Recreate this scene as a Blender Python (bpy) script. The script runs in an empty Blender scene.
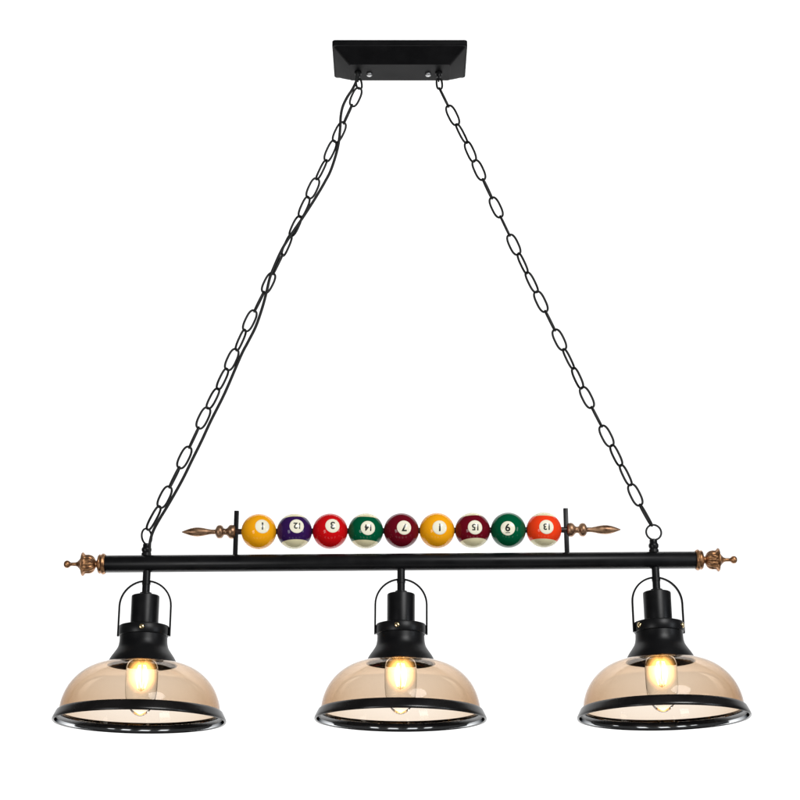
import bpy, bmesh, math, random
from mathutils import Vector, Matrix, Euler
random.seed(4)
R = math.radians
scene = bpy.context.scene
COL = scene.collection

# ---------------------------------------------------------------- camera
F, PITCH, DIST = 1650.0, R(19.3), 2.552
CAM = Vector((0, -DIST, 0))
FW = Vector((0, math.cos(PITCH), math.sin(PITCH)))
UP = Vector((0, -math.sin(PITCH), math.cos(PITCH)))
RT = Vector((1, 0, 0))
def P(px, py, Y=0.0):
    """photo measurement -> real point in the vertical plane at depth Y"""
    d = RT * ((px - 400) / F) + UP * ((400 - py) / F) + FW
    return CAM + d * ((Y - CAM.y) / d.y)
def S(py, Y=0.0):
    """metres per measured unit at that height"""
    return (P(400, py, Y) - CAM).dot(FW) / F
cd = bpy.data.cameras.new('camera'); cam = bpy.data.objects.new('camera', cd); COL.objects.link(cam)
cam.location = CAM; cam.rotation_euler = (R(90) + PITCH, 0, 0)
cd.sensor_width = 36; cd.lens = 36 * F / 800; cd.clip_end = 100; cd.clip_start = 0.05
scene.camera = cam

# ---------------------------------------------------------------- materials
def mat(name, col, rough=0.4, metal=0.0, spec=0.5, **kw):
    m = bpy.data.materials.new(name); m.use_nodes = True
    b = m.node_tree.nodes['Principled BSDF']
    b.inputs['Base Color'].default_value = (*col, 1)
    b.inputs['Roughness'].default_value = rough
    b.inputs['Metallic'].default_value = metal
    b.inputs['Specular IOR Level'].default_value = spec
    for k, v in kw.items():
        b.inputs[k.replace('_', ' ')].default_value = v
    return m
def nd(m, t): return m.node_tree.nodes.new(t)
def lk(m, a, b): m.node_tree.links.new(a, b)
def bsdf(m): return m.node_tree.nodes['Principled BSDF']
def noise_var(m, c1, c2, scale=40, r1=None, r2=None, bump=0.0, bscale=300):
    tc = nd(m, 'ShaderNodeTexCoord'); n = nd(m, 'ShaderNodeTexNoise')
    n.inputs['Scale'].default_value = scale; n.inputs['Detail'].default_value = 5
    lk(m, tc.outputs['Object'], n.inputs['Vector'])
    rp = nd(m, 'ShaderNodeValToRGB'); rp.color_ramp.elements[0].position = .35; rp.color_ramp.elements[1].position = .65
    rp.color_ramp.elements[0].color = (*c1, 1); rp.color_ramp.elements[1].color = (*c2, 1)
    lk(m, n.outputs['Fac'], rp.inputs['Fac']); lk(m, rp.outputs['Color'], bsdf(m).inputs['Base Color'])
    if r1 is not None:
        mr = nd(m, 'ShaderNodeMapRange'); mr.inputs['From Min'].default_value = .3; mr.inputs['From Max'].default_value = .7
        mr.inputs['To Min'].default_value = r1; mr.inputs['To Max'].default_value = r2
        lk(m, n.outputs['Fac'], mr.inputs['Value']); lk(m, mr.outputs['Result'], bsdf(m).inputs['Roughness'])
    if bump:
        n2 = nd(m, 'ShaderNodeTexNoise'); n2.inputs['Scale'].default_value = bscale
        lk(m, tc.outputs['Object'], n2.inputs['Vector'])
        bp = nd(m, 'ShaderNodeBump'); bp.inputs['Strength'].default_value = bump; bp.inputs['Distance'].default_value = .0005
        lk(m, n2.outputs['Fac'], bp.inputs['Height']); lk(m, bp.outputs['Normal'], bsdf(m).inputs['Normal'])
BLACK = mat('black_painted_metal', (.006, .006, .0065), .36, 0, .17)
noise_var(BLACK, (.0035, .0035, .004), (.0065, .0065, .007), 30, .32, .40, .03, 900)
RIM = mat('satin_black_rim', (.006, .005, .005), .25, 0, .3)
noise_var(RIM, (.005, .0045, .0045), (.010, .009, .009), 25, .2, .32)
CANOPYM = mat('black_canopy_paint', (.006, .006, .0065), .42, 0, .06)
noise_var(CANOPYM, (.004, .004, .0045), (.007, .007, .0075), 30, .38, .48)
CHAINM = mat('black_chain_steel', (.006, .006, .006), .45, 0, .2)
CORDM = mat('black_cord', (.007, .007, .007), .6, 0, .25)
RODM = mat('dark_rod', (.02, .008, .006), .35, 0, .4)
COPPER = mat('antique_copper', (.45, .2, .09), .36, .85)
noise_var(COPPER, (.12, .055, .026), (.50, .26, .12), 150, .34, .5, .1, 500)
BRONZE = mat('brushed_bronze', (.4, .22, .12), .36, .8)
noise_var(BRONZE, (.15, .08, .045), (.42, .25, .145), 80, .34, .5, .1, 600)
BRASS = mat('brass_screw', (.85, .66, .36), .22, 1)
STEEL = mat('nickel_screw', (.42, .42, .42), .42, 1)
BASE = mat('bulb_screw_base', (.55, .42, .25), .35, .9)

def glass_mat(name, col, ior=1.45, rough=0.0):
    m = mat(name, col, rough, 0, .5, Transmission_Weight=1.0, IOR=ior)
    return m
AMBER = glass_mat('amber_glass', (1, 1, 1), 1.2)
def absorb(m, dens, col):
    nt = m.node_tree; v = nt.nodes.new('ShaderNodeVolumeAbsorption')
    v.inputs['Density'].default_value = dens; v.inputs['Color'].default_value = (*col, 1)
    nt.links.new(v.outputs[0], nt.nodes['Material Output'].inputs['Volume'])
absorb(AMBER, 260, (.71, .555, .37))
_tc = nd(AMBER, 'ShaderNodeTexCoord'); _n = nd(AMBER, 'ShaderNodeTexNoise'); _b = nd(AMBER, 'ShaderNodeBump')
_n.inputs['Scale'].default_value = 26; _n.inputs['Detail'].default_value = 1; _b.inputs['Strength'].default_value = .5; _b.inputs['Distance'].default_value = .0006
lk(AMBER, _tc.outputs['Object'], _n.inputs['Vector']); lk(AMBER, _n.outputs['Fac'], _b.inputs['Height']); lk(AMBER, _b.outputs['Normal'], bsdf(AMBER).inputs['Normal'])
CHROME = mat('polished_lip', (.40, .41, .42), .08, 1)
bsdf(CHROME).inputs['Specular Tint'].default_value = (0, 0, 0, 1)
CLEAR = glass_mat('bulb_glass', (.995, .985, .96), 1.13)
def emis(name, col, s):
    m = bpy.data.materials.new(name); m.use_nodes = True; nt = m.node_tree; nt.nodes.clear()
    o = nt.nodes.new('ShaderNodeOutputMaterial'); e = nt.nodes.new('ShaderNodeEmission')
    e.inputs['Color'].default_value = (*col, 1); e.inputs['Strength'].default_value = s
    nt.links.new(e.outputs[0], o.inputs['Surface']); return m
GLOW = emis('glowing_filament', (1, .66, .28), 7)
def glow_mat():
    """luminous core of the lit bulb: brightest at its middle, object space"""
    m = bpy.data.materials.new('glare_halo'); m.use_nodes = True; nt = m.node_tree; nt.nodes.clear()
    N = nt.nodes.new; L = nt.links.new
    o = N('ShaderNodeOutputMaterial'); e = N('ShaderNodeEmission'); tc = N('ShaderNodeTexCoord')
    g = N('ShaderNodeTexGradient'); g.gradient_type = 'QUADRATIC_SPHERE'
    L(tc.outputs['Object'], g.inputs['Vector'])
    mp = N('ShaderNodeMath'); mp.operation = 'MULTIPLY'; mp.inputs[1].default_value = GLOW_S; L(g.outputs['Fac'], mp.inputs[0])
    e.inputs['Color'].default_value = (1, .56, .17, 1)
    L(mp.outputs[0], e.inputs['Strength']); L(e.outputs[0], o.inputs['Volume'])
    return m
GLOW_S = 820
HALO = glow_mat()

CREAM = (.76, .69, .43)
def ball_mat(name, col, stripe):
    m = mat(name, col, .08, 0, .13)
    if stripe:
        tc = nd(m, 'ShaderNodeTexCoord'); sp = nd(m, 'ShaderNodeSeparateXYZ'); lk(m, tc.outputs['Object'], sp.inputs[0])
        ab = nd(m, 'ShaderNodeMath'); ab.operation = 'ABSOLUTE'; lk(m, sp.outputs['Z'], ab.inputs[0])
        mr = nd(m, 'ShaderNodeMapRange'); mr.inputs['From Min'].default_value = BR * .655; mr.inputs['From Max'].default_value = BR * .675
        lk(m, ab.outputs[0], mr.inputs['Value'])
        mx = nd(m, 'ShaderNodeMix'); mx.data_type = 'RGBA'
        mx.inputs[6].default_value = (*col, 1); mx.inputs[7].default_value = (*CREAM, 1)
        lk(m, mr.outputs['Result'], mx.inputs[0]); lk(m, mx.outputs[2], bsdf(m).inputs['Base Color'])
    return m

# ---------------------------------------------------------------- builders
def link(name, bm, m, parent=None, smooth=True, loc=(0, 0, 0), auto=40):
    bmesh.ops.recalc_face_normals(bm, faces=bm.faces)
    me = bpy.data.meshes.new(name); bm.to_mesh(me); bm.free()
    me.materials.append(m)
    for p in me.polygons: p.use_smooth = smooth
    if smooth:
        for e in me.edges: pass
        me.set_sharp_from_angle(angle=R(auto))
    o = bpy.data.objects.new(name, me); COL.objects.link(o); o.location = loc
    if parent: o.parent = parent
    return o
def empty(name, parent=None, loc=(0, 0, 0)):
    o = bpy.data.objects.new(name, None); COL.objects.link(o); o.location = loc; o.empty_display_size = .02
    if parent: o.parent = parent
    return o
def lathe(bm, prof, axis='Z', n=64, closed=False, flute=None, off=(0, 0, 0), sign=1):
    """prof: [(r, h)]; flute(i) -> amplitude fraction"""
    rings = []
    for i, (r, h) in enumerate(prof):
        if r < 1e-6:
            v = [Vector((0, 0, h))]
        else:
            v = []
            for k in range(n):
                a = 2 * math.pi * k / n; rr = r
                if flute and flute[i]: rr = r * (1 - flute[i] * (1 - abs(math.cos(a * 7))) )
                v.append(Vector((rr * math.cos(a), rr * math.sin(a), h)))
        out = []
        for q in v:
            if axis == 'X': q = Vector((q.z * sign, q.x, q.y))
            out.append(bm.verts.new(q + Vector(off)))
        rings.append(out)
    m = len(rings)
    for i in range(m if closed else m - 1):
        a, b = rings[i], rings[(i + 1) % m]
        if len(a) == 1 and len(b) == 1: continue
        for k in range(n):
            k2 = (k + 1) % n
            if len(a) == 1: bm.faces.new((a[0], b[k], b[k2]))
            elif len(b) == 1: bm.faces.new((a[k], a[k2], b[0]))
            else: bm.faces.new((a[k], a[k2], b[k2], b[k]))
    return bm
def smooth_prof(p, sub=4):
    out = []
    for i in range(len(p) - 1):
        p0, p1, p2, p3 = p[max(i - 1, 0)], p[i], p[i + 1], p[min(i + 2, len(p) - 1)]
        for s in range(sub):
            t = s / sub
            out.append(tuple(.5 * ((2 * p1[j]) + (-p0[j] + p2[j]) * t + (2 * p0[j] - 5 * p1[j] + 4 * p2[j] - p3[j]) * t * t
                       + (-p0[j] + 3 * p1[j] - 3 * p2[j] + p3[j]) * t ** 3) for j in range(len(p1))))
    out.append(tuple(p[-1])); return out
def tube(bm, pts, r, n=12, closed=False, sx=1.0, normal=None):
    """round (or flattened) tube along pts"""
    pts = [Vector(p) for p in pts]; N = len(pts); rings = []; prev = None
    for i, p in enumerate(pts):
        if closed: t = pts[(i + 1) % N] - pts[i - 1]
        else: t = pts[min(i + 1, N - 1)] - pts[max(i - 1, 0)]
        t.normalize()
        if normal is not None: u = Vector(normal)
        elif prev is None: u = t.orthogonal()
        else: u = prev
        u = (u - t * u.dot(t)).normalized(); prev = u; w = t.cross(u)
        rings.append([bm.verts.new(p + u * (r * sx * math.cos(2 * math.pi * k / n)) + w * (r * math.sin(2 * math.pi * k / n))) for k in range(n)])
    for i in range(N if closed else N - 1):
        a, b = rings[i], rings[(i + 1) % N]
        for k in range(n): bm.faces.new((a[k], a[(k + 1) % n], b[(k + 1) % n], b[k]))
    if not closed:
        bm.faces.new(rings[0]); bm.faces.new(list(reversed(rings[-1])))
    return bm
def box(bm, c, s, bevel=0.0):
    r = bmesh.ops.create_cube(bm, size=1)
    for v in r['verts']: v.co = Vector((v.co.x * s[0], v.co.y * s[1], v.co.z * s[2])) + Vector(c)
    if bevel:
        es = {e for v in r['verts'] for e in v.link_edges}
        bmesh.ops.bevel(bm, geom=list(es), offset=bevel, segments=2, affect='EDGES', profile=.6)
    return bm
def dome(bm, c, r, h, axis, n=20):
    """small domed screw head pointing along axis, with a slot"""
    ax = Vector(axis).normalized(); q = Vector((0, 0, 1)).rotation_difference(ax).to_matrix()
    b0 = len(bm.verts)
    prof = [(r, -h * .4), (r, h * .25), (r * .9, h * .62), (r * .62, h * .9), (r * .25, h), (0, h)]
    lathe(bm, prof, n=n)
    bm.verts.ensure_lookup_table()
    for v in bm.verts[b0:]: v.co = q @ v.co + Vector(c)

# ---------------------------------------------------------------- the fixture
BAR_L, BAR_R = P(104, 564), P(697, 560)
bar_dir = (BAR_R - BAR_L).normalized()
def barz(x): return BAR_L.z + (x - BAR_L.x) * bar_dir.z / bar_dir.x
tilt = -math.atan2(bar_dir.z, bar_dir.x)
root = empty('pendant_light', None, (BAR_L + BAR_R) / 2)
root['label'] = 'black three-shade pool table light hung on chains, a row of billiard balls above its bar'
root['category'] = 'ceiling light'
ORG = root.location.copy()
bpy.context.view_layer.update()
def W(p): return Vector(p) - ORG                       # world -> fixture coordinates

sb = S(562)
BAR_RAD = 8.6 * sb
# crossbar
bm = bmesh.new(); L = (BAR_R - BAR_L).length
lathe(bm, [(0, -L/2), (BAR_RAD * .96, -L/2), (BAR_RAD, -L/2 + .0008), (BAR_RAD, L/2 - .0008), (BAR_RAD * .96, L/2), (0, L/2)], axis='X', n=64)
bar = link('crossbar', bm, BLACK, root); bar.rotation_euler = (0, tilt, 0)

# end finials (urn shape with flutes); distances in photo units from the bar's end
fin = [(0, -1.5, 0), (9.4, -1.5, 0), (10.4, -.2, 0), (10.6, 1.2, 0), (9.6, 2.2, 0), (9.3, 3.2, 0), (9.8, 4.2, 0), (8.6, 5.6, 0), (5.2, 6.4, 0), (3.6, 7.2, 0), (3.4, 8.2, 0),
       (5.0, 9.0, .05), (7.4, 10.4, .10), (9.0, 12.6, .14), (9.6, 15.2, .14), (9.5, 17.4, .12), (9.6, 19.0, .05), (11.2, 20.2, 0), (11.8, 20.9, 0), (11.6, 21.7, 0),
       (9.2, 22.0, 0), (6.8, 22.9, 0), (4.6, 24.6, 0), (2.6, 26.4, 0), (1.8, 28.5, 0), (1.7, 33.0, 0), (2.2, 33.8, 0), (3.4, 35.0, 0), (3.9, 36.8, 0), (3.4, 38.6, 0), (2.0, 39.8, 0), (0, 40.2, 0)]
for sgn, end in ((-1, BAR_L), (1, BAR_R)):
    bm = bmesh.new()
    lathe(bm, [(r * sb, h * sb) for r, h, f in fin], axis='X', n=98, flute=[f for r, h, f in fin], sign=sgn)
    o = link('end_finial', bm, COPPER, root, loc=W(end), auto=50); o.rotation_euler = (R(11), tilt, 0)

# posts that hold the cue rod
cue_y = lambda px: 531.6 - (px - 259) * (1.6 / 286)
for px, ty in ((236, 511), (566.3, 508.5)):
    x = P(px, 532).x; zt = P(px, ty).z; zb = barz(x) + BAR_RAD * .8
    bm = bmesh.new(); box(bm, (0, 0, 0), (4.7 * sb, .006, zt - zb), .0008)
    link('rod_post', bm, BLACK, root, loc=W((x, 0, (zt + zb) / 2)), auto=30)
# cue rod
a, b = P(228, cue_y(228)), P(575, cue_y(575))
bm = bmesh.new(); LL = (b - a).length
lathe(bm, [(0, -LL/2), (3.0 * sb, -LL/2), (3.0 * sb, LL/2), (0, LL/2)], axis='X', n=24)
o = link('cue_rod', bm, RODM, root, loc=W((a + b) / 2)); cue_t = -math.atan2((b - a).z, (b - a).x); o.rotation_euler = (0, cue_t, 0)
# spear finials at the ends of the rod; distances from the post outward
sp = [(0, -1), (5.5, -1), (6.8, .8), (7.1, 2.6), (6.6, 4.6), (4.6, 6.4), (3.4, 7.8), (3.3, 9.4), (3.8, 10.6), (5.8, 11.8), (6.7, 13.4), (6.8, 15.0), (6.2, 16.8), (4.2, 18.2), (2.6, 19.0),
      (2.4, 21.0), (2.5, 23.5), (3.1, 27), (4.0, 31), (4.5, 35), (4.6, 38), (4.1, 42), (3.0, 46), (1.7, 49.5), (.7, 52), (0, 53)]
for sgn, px in ((-1, 234.2), (1, 568.2)):
    bm = bmesh.new(); lathe(bm, [(r * sb, h * sb) for r, h in smooth_prof(sp, 3)], axis='X', n=40, sign=sgn)
    o = link('spear_finial', bm, BRONZE, root, loc=W(P(px, cue_y(px))), auto=60); o.rotation_euler = (0, cue_t, 0)

# ---------------------------------------------------------------- billiard balls
BR = 17.68 * S(531)
YEL, PUR, RED, GRN, MAR, ORA = (.86, .36, .006), (.030, .008, .075), (.55, .004, .006), (.0, .085, .033), (.13, .003, .010), (.82, .048, .010)
SPOT = mat('ivory_number_spot', (.80, .76, .60), .08, 0, .2)
INK = mat('number_ink', (.012, .016, .012), .3, 0, .4)
balls = [('1', YEL, 0, 3.4, -5.6, 180, 'plain yellow ball marked 1 at the left end of the row'),
         ('12', PUR, 1, 2.2, -5.6, 180, 'white ball with a purple stripe, marked 12'),
         ('3', RED, 0, 2.4, -5.8, 180, 'plain red ball marked 3'),
         ('14', GRN, 1, 2.2, -3.2, 180, 'white ball with a green stripe, marked 14'),
         ('7', MAR, 0, 2.8, -3.4, 180, 'plain maroon ball marked 7 in the middle of the row'),
         ('1', YEL, 0, 2.8, -3.2, 180, 'plain yellow ball marked 1 between the maroon balls'),
         ('15', MAR, 1, 2.6, -3.2, 180, 'white ball with a maroon stripe, marked 15'),
         ('6', GRN, 0, -.4, -2.0, 0, 'plain green ball marked 6'),
         ('13', ORA, 1, 2.8, -3.2, 180, 'white ball with an orange stripe, marked 13')]
def text_mesh(txt, size):
    cu = bpy.data.curves.new('numeral', 'FONT'); cu.body = txt; cu.size = size; cu.align_x = 'CENTER'; cu.align_y = 'CENTER'
    cu.offset = size * .028; cu.space_character = .92; cu.resolution_u = 4
    t = bpy.data.objects.new('numeral', cu); COL.objects.link(t)
    bpy.context.view_layer.update()
    me = bpy.data.meshes.new_from_object(t.evaluated_get(bpy.context.evaluated_depsgraph_get()))
    bm = bmesh.new(); bm.from_mesh(me)
    bpy.data.objects.remove(t); bpy.data.curves.remove(cu); bpy.data.meshes.remove(me)
    xs = [v.co.x for v in bm.verts]; ys = [v.co.y for v in bm.verts]
    cx, cy = (min(xs) + max(xs)) / 2, (min(ys) + max(ys)) / 2
    for v in bm.verts: v.co.x -= cx; v.co.y -= cy
    return bm
for i, (num, col, stripe, dx, dy, rot, lab) in enumerate(balls):
    px = 258.9 + i * 35.62; c = P(px, cue_y(px))
    bm = bmesh.new(); bmesh.ops.create_uvsphere(bm, u_segments=64, v_segments=32, radius=BR)
    ball = link('billiard_ball', bm, ball_mat('ball_' + str(i), col, stripe), root, loc=W(c), auto=180)
    ball['label'] = lab
    ball.rotation_euler = (R(random.uniform(-3, 3)), R(random.uniform(-4, 4)), 0)
    view = (CAM - c).normalized()
    vr = Vector((0, 0, 1)).cross(view).normalized(); vu = view.cross(vr)
    k = 1 / 17.45; ux, uy = dx * k, -dy * k
    nrm = vr * ux + vu * uy + view * math.sqrt(1 - ux * ux - uy * uy)
    e1 = Vector((0, 0, 1)).cross(nrm).normalized(); e2 = nrm.cross(e1)
    q = Matrix((e1, e2, nrm)).transposed()
    inv = ball.rotation_euler.to_matrix().inverted()
    # ivory spot: a shallow cap proud of the ball by a hair
    bm = bmesh.new(); A = 7.05 / 17.45; prof = []
    for s in range(11):
        t = math.asin(A) * s / 10; prof.append(((BR + .00012) * math.sin(t), (BR + .00012) * math.cos(t)))
    prof.append((BR * math.sin(math.asin(A) + .004), (BR - .0003) * math.cos(math.asin(A) + .004)))
    lathe(bm, prof, n=48)
    for v in bm.verts: v.co = inv @ (q @ v.co)
    sp_o = link('number_spot', bm, SPOT, ball, auto=180)
    # numeral
    size = (.0168 if len(num) == 1 else .0140)
    bm = text_mesh(num, size)
    if num == '6':
        for v in bm.verts: v.co.y += .0012
        box(bm, (0, -.0072, 0), (.0072, .0012, .0001))
    bmesh.ops.triangulate(bm, faces=bm.faces)
    bmesh.ops.subdivide_edges(bm, edges=bm.edges, cuts=2, use_grid_fill=True)
    ca, sa = math.cos(R(rot)), math.sin(R(rot))
    for v in bm.verts:
        x, y = v.co.x * ca - v.co.y * sa, v.co.x * sa + v.co.y * ca
        d = Vector((x, y, BR)).normalized() * (BR + .00028)
        v.co = inv @ (q @ d)
    link('numeral', bm, INK, ball, smooth=False)

# ---------------------------------------------------------------- three shade lamps
AX = 401.2                                      # the middle lamp's measured axis
mid = P(AX, 572)
Z = lambda y: P(AX, y).z - barz(mid.x)          # height below the bar
def pr(pts): return [(r * S(y), Z(y)) for r, y in pts]
meshes = {}
def shared(name, maker, m, parent, **kw):
    if name in meshes:
        o = bpy.data.objects.new(name, meshes[name]); COL.objects.link(o); o.parent = parent; return o
    o = link(name, maker(), m, parent, **kw); meshes[name] = o.data; return o
def mk_neck():
    bm = bmesh.new()
    outer = smooth_prof([(23.6, 634), (23.7, 638), (24.0, 642), (25.2, 646.5), (28.0, 651), (31.5, 656), (34.2, 661), (34.9, 662.6)], 3)
    inner = smooth_prof([(33.9, 662.6), (33.0, 661), (30.4, 656), (26.8, 651), (24.0, 646.5), (22.8, 642), (22.5, 637)], 3)
    lathe(bm, pr([(0, 634)] + outer + inner + [(8.5, 636.5), (0, 636.5)]), n=72); return bm
def mk_housing():
    bm = bmesh.new()
    lathe(bm, pr([(0, 594.0), (12.9, 594.0), (13.7, 594.5), (13.9, 595.3), (13.9, 624.6), (0, 624.6)]), n=56); return bm
def mk_stem():
    bm = bmesh.new()
    lathe(bm, pr([(0, 566), (3.9, 566), (3.9, 579.5), (4.3, 579.8), (4.3, 583), (3.9, 583.3), (3.9, 590.5), (6.0, 591.2), (6.0, 594.0), (0, 594.0)]), n=32); return bm
def mk_collar():
    bm = bmesh.new()
    lathe(bm, pr([(0, 624.0), (22.0, 624.0), (24.4, 624.7), (24.9, 625.7), (24.9, 633.2), (24.4, 634.4), (23.0, 635), (0, 635)]), n=72); return bm
def mk_bail():
    bm = bmesh.new(); r = 25.7 * S(600); pts = []
    zc = Z(579.3) - r; zb = Z(634.5)
    for s in range(7): pts.append((-r, 0, zb + (zc - zb) * s / 6))
    for s in range(1, 24):
        a = math.pi * (1 - s / 24); pts.append((r * math.cos(a), 0, zc + r * math.sin(a)))
    for s in range(7): pts.append((r, 0, zc + (zb - zc) * s / 6))
    tube(bm, pts, .00155, 10, sx=2.4, normal=(0, 1, 0)); return bm
GPO = smooth_prof([(33.2, 662.2), (36.2, 662.4), (43.5, 663.9), (52.6, 667.6), (60.8, 673.0), (67.6, 679.6), (73.0, 687.2), (76.8, 695.4), (79.2, 704), (80.2, 712.5)], 5)
def mk_glass():
    bm = bmesh.new(); o = pr(GPO); inner = []
    for i, (r, z) in enumerate(o):
        a, b = o[max(i - 1, 0)], o[min(i + 1, len(o) - 1)]
        t = Vector((b[0] - a[0], b[1] - a[1])).normalized(); nrm = Vector((t.y, -t.x))
        if nrm.x > 0: nrm = -nrm
        th = .0020 + .0022 * (i / (len(o) - 1)) ** 2
        inner.append((r + nrm.x * th, z + nrm.y * th))
    lathe(bm, o + list(reversed(inner)), n=96, closed=True); return bm
def mk_rim():
    bm = bmesh.new()
    p = [(80.8, 710.2), (81.4, 709.6), (82.2, 710.2), (83.2, 712.0), (84.6, 714.8), (85.7, 717.0), (86.2, 718.4), (86.2, 719.6), (85.6, 720.3), (84.8, 720.0), (83.4, 717.6), (82.2, 715.4), (81.0, 713.2), (79.6, 713.0), (79.6, 712.7), (80.8, 712.7)]
    lathe(bm, pr(p), n=128, closed=True); return bm
def mk_lip():
    bm = bmesh.new()
    lathe(bm, pr([(82.9, 716.4), (83.6, 717.4), (84.3, 718.6), (84.5, 719.2), (84.1, 719.1), (83.5, 718.4), (82.8, 717.4), (82.4, 716.5)]), n=128, closed=True); return bm
def mk_bulb():
    bm = bmesh.new()
    p = smooth_prof([(8.0, 653.5), (10.5, 655), (13.6, 658.5), (15.5, 664), (16.1, 671), (16.1, 682), (15.8, 691), (14.6, 698.5), (12.0, 705), (8.2, 710.4), (4.0, 713.3), (0, 714.3)], 4)
    q = [(max(r - .35, 0), y - (.35 if y > 700 else 0)) for r, y in p]; q[-1] = (0, q[-1][1])
    lathe(bm, pr(p + list(reversed(q))), n=56); return bm
def mk_base():
    bm = bmesh.new(); p = [(0, 637), (8.6, 637)]
    for k in range(7): p += [(8.8, 638 + k * 2.3), (8.0, 639.1 + k * 2.3)]
    p += [(8.0, 655.2), (0, 655.2)]
    lathe(bm, pr(p), n=40); return bm
def mk_filament():
    bm = bmesh.new(); s = S(680); n = 6
    zt, zb = Z(664), Z(687)
    for k in range(n):
        a0, a1 = 2 * math.pi * k / n, 2 * math.pi * (k + .5) / n
        pts = []
        for j in range(13):
            t = j / 12; rr = (2.4 + 2.0 * math.sin(t * math.pi * .9)) * s; a = a0 + (a1 - a0) * t
            pts.append((rr * math.cos(a), rr * math.sin(a), zt + (zb - zt) * t))
        tube(bm, pts, .5 * s, 8)
    return bm
def mk_support():
    bm = bmesh.new(); s = S(680)
    lathe(bm, pr([(0, 655), (3.2, 655), (2.6, 660), (1.0, 664), (.4, 665), (.35, 689.5), (0, 690)]), n=16)
    for k in range(6):
        a = 2 * math.pi * k / 6
        tube(bm, [(0, 0, Z(664)), (2.4 * s * math.cos(a), 2.4 * s * math.sin(a), Z(667))], .0003, 6)
        a += math.pi / 6
        tube(bm, [(0, 0, Z(689.8)), (2.6 * s * math.cos(a), 2.6 * s * math.sin(a), Z(688))], .0003, 6)
    return bm
def mk_halo():
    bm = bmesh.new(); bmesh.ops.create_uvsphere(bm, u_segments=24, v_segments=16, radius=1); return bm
# (axis at bar, turn of collar and bail)
lamps = [(146.8, 3, 0), (AX, -9, 2), (655.6, 62, 8)]
for px, turn, bail_turn in lamps:
    x = P(px, 572).x
    lamp = shared('lamp_neck', mk_neck, BLACK, root); lamp.location = W((x, 0, barz(x))); lamp.rotation_euler = (R(.3 - turn * .008), R(.25 if turn < 0 else -.15), 0)
    shared('socket_housing', mk_housing, BLACK, lamp)
    shared('stem', mk_stem, BLACK, lamp)
    shared('collar', mk_collar, BLACK, lamp)
    o = shared('bail_handle', mk_bail, BLACK, lamp); o.rotation_euler.z = R(bail_turn)
    shared('glass_shade', mk_glass, AMBER, lamp, auto=60)
    shared('shade_rim', mk_rim, RIM, lamp, auto=60)
    shared('rim_lip', mk_lip, CHROME, lamp, auto=60)
    shared('bulb_base', mk_base, BASE, lamp)
    shared('bulb', mk_bulb, CLEAR, lamp, auto=180)
    o = shared('filament', mk_filament, GLOW, lamp); o.rotation_euler.z = R(turn * 1.7)
    o = shared('glare_halo', mk_halo, HALO, lamp); sc_ = S(680); o.scale = (13.8 * sc_, 13.8 * sc_, 22 * sc_); o.location.z = Z(673.5)  # glow volume added for glare around the filament, not a bulb part
    shared('filament_support', mk_support, BASE, lamp)
    for k in range(3):
        a = R(-90 + turn + 120 * k); rr = 24.9 * S(629)
        def mk():
            bm = bmesh.new(); dome(bm, (0, 0, 0), 2.6 * S(629), .0022, (1, 0, 0)); return bm
        s = shared('collar_screw', mk, BRASS, lamp); s.rotation_euler.z = a
        s.location = (rr * math.cos(a), rr * math.sin(a), Z(629.3))

# ---------------------------------------------------------------- canopy
zt = P(400, 39.6, -.056).z
zp = P(400, 64, -.028).z
sc = S(44, -.056)
w_top, d_top = 135.5 * sc, .112
w_bot, d_bot = 102 * S(64, -.028), .056
def rrect(w, d, r, n=5):
    out = []
    for cx, cy, a0 in ((w/2 - r, d/2 - r, 0), (-w/2 + r, d/2 - r, 90), (-w/2 + r, -d/2 + r, 180), (w/2 - r, -d/2 + r, 270)):
        for k in range(n + 1):
            a = R(a0 + 90 * k / n); out.append((cx + r * math.cos(a), cy + r * math.sin(a)))
    return out
bm = bmesh.new(); rings = []
H = zt - zp
lipz = -.0095
secs = [(w_top - .002, d_top - .002, 0, .004), (w_top, d_top, -.001, .005), (w_top, d_top, lipz, .005), (w_top - .0018, d_top - .0018, lipz - .0012, .005)]
for t in (0, .12, .3, .5, .7, .86, .95, 1):
    e = 1 - (1 - t) ** 1.0
    z = lipz - .0016 - (H + lipz - .0016) * (t ** .92)
    secs.append((w_top - .006 - (w_top - .006 - w_bot) * e, d_top - .006 - (d_top - .006 - d_bot) * e, z, .006))
secs.append((w_bot - .0016, d_bot - .0016, -H - .0007, .004))
for w, d, z, r in secs: rings.append([bm.verts.new((x, y, z)) for x, y in rrect(w, d, r)])
for a, b in zip(rings, rings[1:]):
    n = len(a)
    for k in range(n): bm.faces.new((a[k], a[(k + 1) % n], b[(k + 1) % n], b[k]))
bm.faces.new(rings[0]); bm.faces.new(rings[-1])
cx = P(400, 44, -.056).x
canopy = link('ceiling_canopy', bm, CANOPYM, root, loc=W((cx - .0004, 0, zt)), auto=22)
for px in (369.6, 428.3):
    bm = bmesh.new(); p = P(px, 72.8, 0)
    dome(bm, (0, 0, 0), .0052, .0038, (0, 0, -1), 28)
    link('canopy_screw', bm, STEEL, canopy, loc=(P(px, 74, .004).x - cx, .004, -H - .0007 - .001))
HOOKS = []
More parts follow.
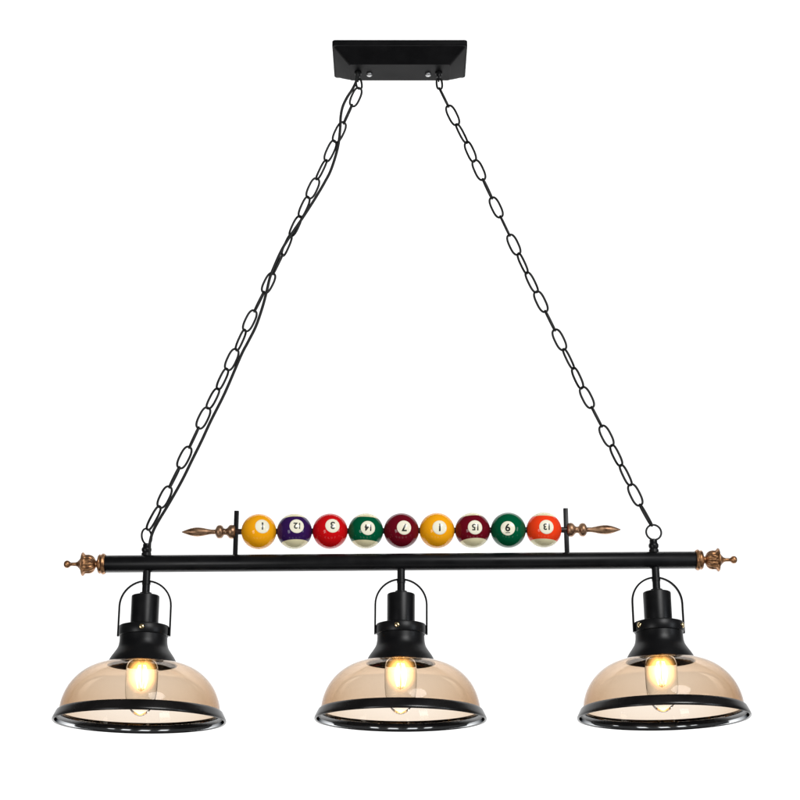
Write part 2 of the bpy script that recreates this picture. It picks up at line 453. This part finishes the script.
for px in (358.2, 439.0):
    x = P(px, 82).x; s = S(76)
    bm = bmesh.new()
    lathe(bm, [(0, 0), (.0062, 0), (.0062, -.003), (.0045, -.0042), (.0040, -.009), (0, -.009)], n=24)
    # eye at the end of the stud
    tube(bm, [(0, .0048 * math.cos(t), -.0125 + .0048 * math.sin(t)) for t in [2 * math.pi * k / 20 for k in range(20)]], .0014, 8, closed=True)
    link('chain_eye', bm, BLACK, canopy, loc=(x - cx, 0, -H - .0007))
    HOOKS.append(Vector((x, 0, zp - .0007 - .0168)))

# ---------------------------------------------------------------- chains, rings and cord
WIRE = .0019
def link_mesh(length, width):
    bm = bmesh.new(); hl = length / 2 - WIRE; hw = width / 2 - WIRE; pts = []
    # slightly bowed long sides, rounded ends
    for k in range(40):
        a = 2 * math.pi * k / 40; c, s = math.cos(a), math.sin(a); e = 2.7
        pts.append((math.copysign(abs(c) ** (2 / e), c) * hw, 0, math.copysign(abs(s) ** (2 / e), s) * hl))
    tube(bm, pts, WIRE, 10, closed=True, normal=(0, 1, 0)); return bm
right = [(444, 97.5, 86), (452.5, 115, 5), (461.8, 134, 62), (470.5, 151.3, -34), (478.8, 170.3, 10), (487.5, 188.7, 82), (496, 207.5, 3), (505.2, 226, 87), (513.7, 244.7, 5),
         (522.7, 263.5, -60), (531.6, 282, 46), (541, 302, 14), (550, 320.7, 84), (559.5, 339.7, 5), (568.5, 359, 64), (577.6, 378, -48), (586.6, 397.6, 8), (597, 417, 85),
         (606.2, 435.8, 5), (616.6, 455.6, -47), (625.6, 475, 54), (635.2, 495, 5), (645.2, 514.8, 78)]
left = [(355.8, 97, 12), (348, 114, 84), (339.6, 132, 5), (330, 151, 32), (321.6, 169.8, -66), (312.6, 188.3, 5), (304.4, 207, 44), (295, 226, -45), (287.2, 245.5, 58), (277.8, 264.5, 86),
        (268.6, 283, 10), (259.2, 301.5, 83), (249.7, 320.8, 5), (240.6, 340, 60), (232, 359.6, 5), (222.4, 379.2, 50), (213, 398.5, -46), (203.2, 418, 6), (194, 437.6, 84), (184.6, 457.5, 4),
        (174.2, 477.5, 80), (164.8, 497, 5), (154.6, 517, 52)]
def build_chain(pts, hook, ring_top):
    ws = [P(x, y) for x, y, t in pts]; tw = [t for x, y, t in pts]
    ch = empty('chain', root, W(hook))
    chain = [hook + (hook - Vector((0, 0, 0))) * 0] + ws
    base_m = None
    n = len(ws)
    ends = []
    # joints halfway between neighbouring links; first under the eye, last in the ring
    j = [hook + Vector((0, 0, -.0125))]
    top_d = (ws[1] - ws[0]).normalized()
    j[0] = ws[0] - top_d * ((ws[1] - ws[0]).length / 2)
    for i in range(n - 1): j.append((ws[i] + ws[i + 1]) / 2)
    j.append(ring_top)
    # small first link between the canopy eye and the first full link
    a, b = hook + Vector((0, 0, .004)), j[0]
    segs = [(a, b, 8, .0135)] + [(j[i], j[i + 1], tw[i], .0178) for i in range(n)]
    pitch = sum((q - p).length for p, q, t, w in segs[1:]) / n
    std = link_mesh(pitch + 2 * WIRE + .0014, .0188); me = bpy.data.meshes.new('link'); std.to_mesh(me); std.free()
    me.materials.append(CHAINM)
    for p in me.polygons: p.use_smooth = True
    for idx, (p, q, t, w) in enumerate(segs):
        if idx == 0:
            bm = link_mesh((q - p).length + 2 * WIRE + .001, w)
            o = link('link', bm, CHAINM, ch, auto=180)
        else:
            o = bpy.data.objects.new('link', me); COL.objects.link(o); o.parent = ch
            o.scale.z = (q - p).length / pitch
        d = (q - p).normalized()
        vw = (CAM - (p + q) / 2).normalized(); ay = (vw - d * vw.dot(d)).normalized(); ax = ay.cross(-d).normalized()
        m = Matrix((ax, ay, -d)).transposed() @ Matrix.Rotation(R(t), 3, 'Z')
        o.rotation_euler = m.to_euler(); o.location = (p + q) / 2 - hook
    return ch
# rings that stand on the bar
def make_ring(px, py, r, turn, sx):
    c = P(px, py); x = P(px, 548).x; zb = barz(x) + BAR_RAD * .9; base = Vector((x, 0, zb)); s = S(545)
    rz = c.z - r * S(py) - zb
    bm = bmesh.new()
    lathe(bm, [(0, 0), (4.9 * s, 0), (4.9 * s, rz * .22), (4.0 * s, rz * .3), (5.0 * s, rz * .46), (5.0 * s, rz * .62), (3.9 * s, rz * .75), (3.9 * s, rz * .98), (2.2 * s, rz * 1.06), (0, rz * 1.06)], n=28)
    st = link('ring_bolt', bm, BLACK, root, loc=W(base))
    bm = bmesh.new(); rr = r * S(py)
    tube(bm, [(rr * sx * math.cos(2 * math.pi * k / 36), 0, rr * math.sin(2 * math.pi * k / 36)) for k in range(36)], .0016, 10, closed=True, normal=(0, 1, 0))
    o = link('ring', bm, BLACK, st, loc=c - base, auto=180); o.rotation_euler.z = R(turn)
    return c + Vector((0, 0, rr))
rt_l = make_ring(146.7, 536.5, 7.9, 60, 1.0)
rt_r = make_ring(653.7, 532.3, 7.7, 6, 1.0)
build_chain(left, HOOKS[0], rt_l + Vector((.001, 0, -.0005)))
build_chain(right, HOOKS[1], rt_r + Vector((-.0028, 0, -.0008)))
cord = [(357.6, 68), (356.5, 80), (352.5, 89), (347, 97.5), (342.6, 107), (340.7, 117), (340.1, 129.5), (337.8, 147.5), (331.3, 169), (324.8, 182), (316, 197), (303.5, 216.5), (291.8, 233.6), (282.2, 249),
        (274.4, 266), (269.8, 278), (267.0, 290), (262.5, 307), (256, 326), (248, 342), (241, 355.5), (225, 392.6), (211, 420.5), (201.5, 441), (191.8, 460.6), (182, 480.5), (169.3, 503), (159.3, 519.5), (153.2, 531), (150.2, 541), (149.6, 549), (149.6, 557)]
pts = []
for i, (x, y) in enumerate(cord):
    near = 1 if 1 < i < len(cord) - 4 else 0
    yy = -.0055 - .0035 * math.sin(i * .55) if near else -.004
    pts.append(P(x, y, yy))
pts = smooth_prof([tuple(p) for p in pts], 5)
bm = bmesh.new(); o0 = Vector(pts[0]); tube(bm, [Vector(p) - o0 for p in pts], .0024, 12)
link('power_cord', bm, CORDM, root, loc=W(o0), auto=180)

# ---------------------------------------------------------------- backdrop
bm = bmesh.new()
vs = [bm.verts.new(v) for v in ((-8, 0, -7), (8, 0, -7), (8, 0, 7), (-8, 0, 7))]; bm.faces.new(vs)
bd = link('backdrop', bm, mat('white_studio_paper', (.93, .93, .93), .9, 0, 0), None, smooth=False, loc=(0, 4.5, 2.6))
bd['kind'] = 'structure'

# ---------------------------------------------------------------- light
w = bpy.data.worlds.new('World'); scene.world = w; w.use_nodes = True
w.node_tree.nodes['Background'].inputs[0].default_value = (1, 1, 1, 1)
w.node_tree.nodes['Background'].inputs[1].default_value = .07
def area(name, loc, target, sx, sy, power, col=(1, 1, 1)):
    l = bpy.data.lights.new(name, 'AREA'); l.shape = 'RECTANGLE'; l.size = sx; l.size_y = sy; l.energy = power; l.color = col
    o = bpy.data.objects.new(name, l); COL.objects.link(o); o.location = loc
    o.rotation_euler = (Vector(target) - Vector(loc)).to_track_quat('-Z', 'Y').to_euler(); return o
area('backdrop_light_low', (0, .4, -5.4), (0, 4.5, -5.4), 11, .8, 2150)
area('backdrop_light_high', (0, .4, 8.6), (0, 4.5, 8.6), 11, .8, 1080)
area('softbox_key', (1.35, -2.85, 1.9), (0, 0, .7), 1.5, 1.1, 92).data.shape = 'ELLIPSE'
area('softbox_side', (2.7, -1.6, .6), (0, 0, .75), .5, 1.2, 22, (.86, .92, 1))
area('softbox_left', (-1.9, -2.6, -.1), (0, 0, .75), .8, 1.1, 36)
for x, y in ((-3.4, -.5), (-1.1, -.95), (-.42, -1.0), (.25, -1.0), (1.0, -.95), (2.6, -.7)):
    area('lip_patch_light', (x, y, -.95), (x * .4, .2, .4), .34, .42, 1.0)  # low lights added to put bright reflected patches in the rim lips

# ---------------------------------------------------------------- render
scene.render.engine = 'CYCLES'
c = scene.cycles
c.max_bounces = 20; c.transmission_bounces = 16; c.transparent_max_bounces = 16; c.glossy_bounces = 6; c.diffuse_bounces = 3
c.caustics_reflective = False; c.caustics_refractive = True; c.sample_clamp_indirect = 6; c.blur_glossy = .5
scene.render.resolution_x = 1024; scene.render.resolution_y = 1024
vs = scene.view_settings; vs.view_transform = 'Standard'; vs.look = 'None'; vs.exposure = 0; vs.gamma = 1; vs.use_curve_mapping = False
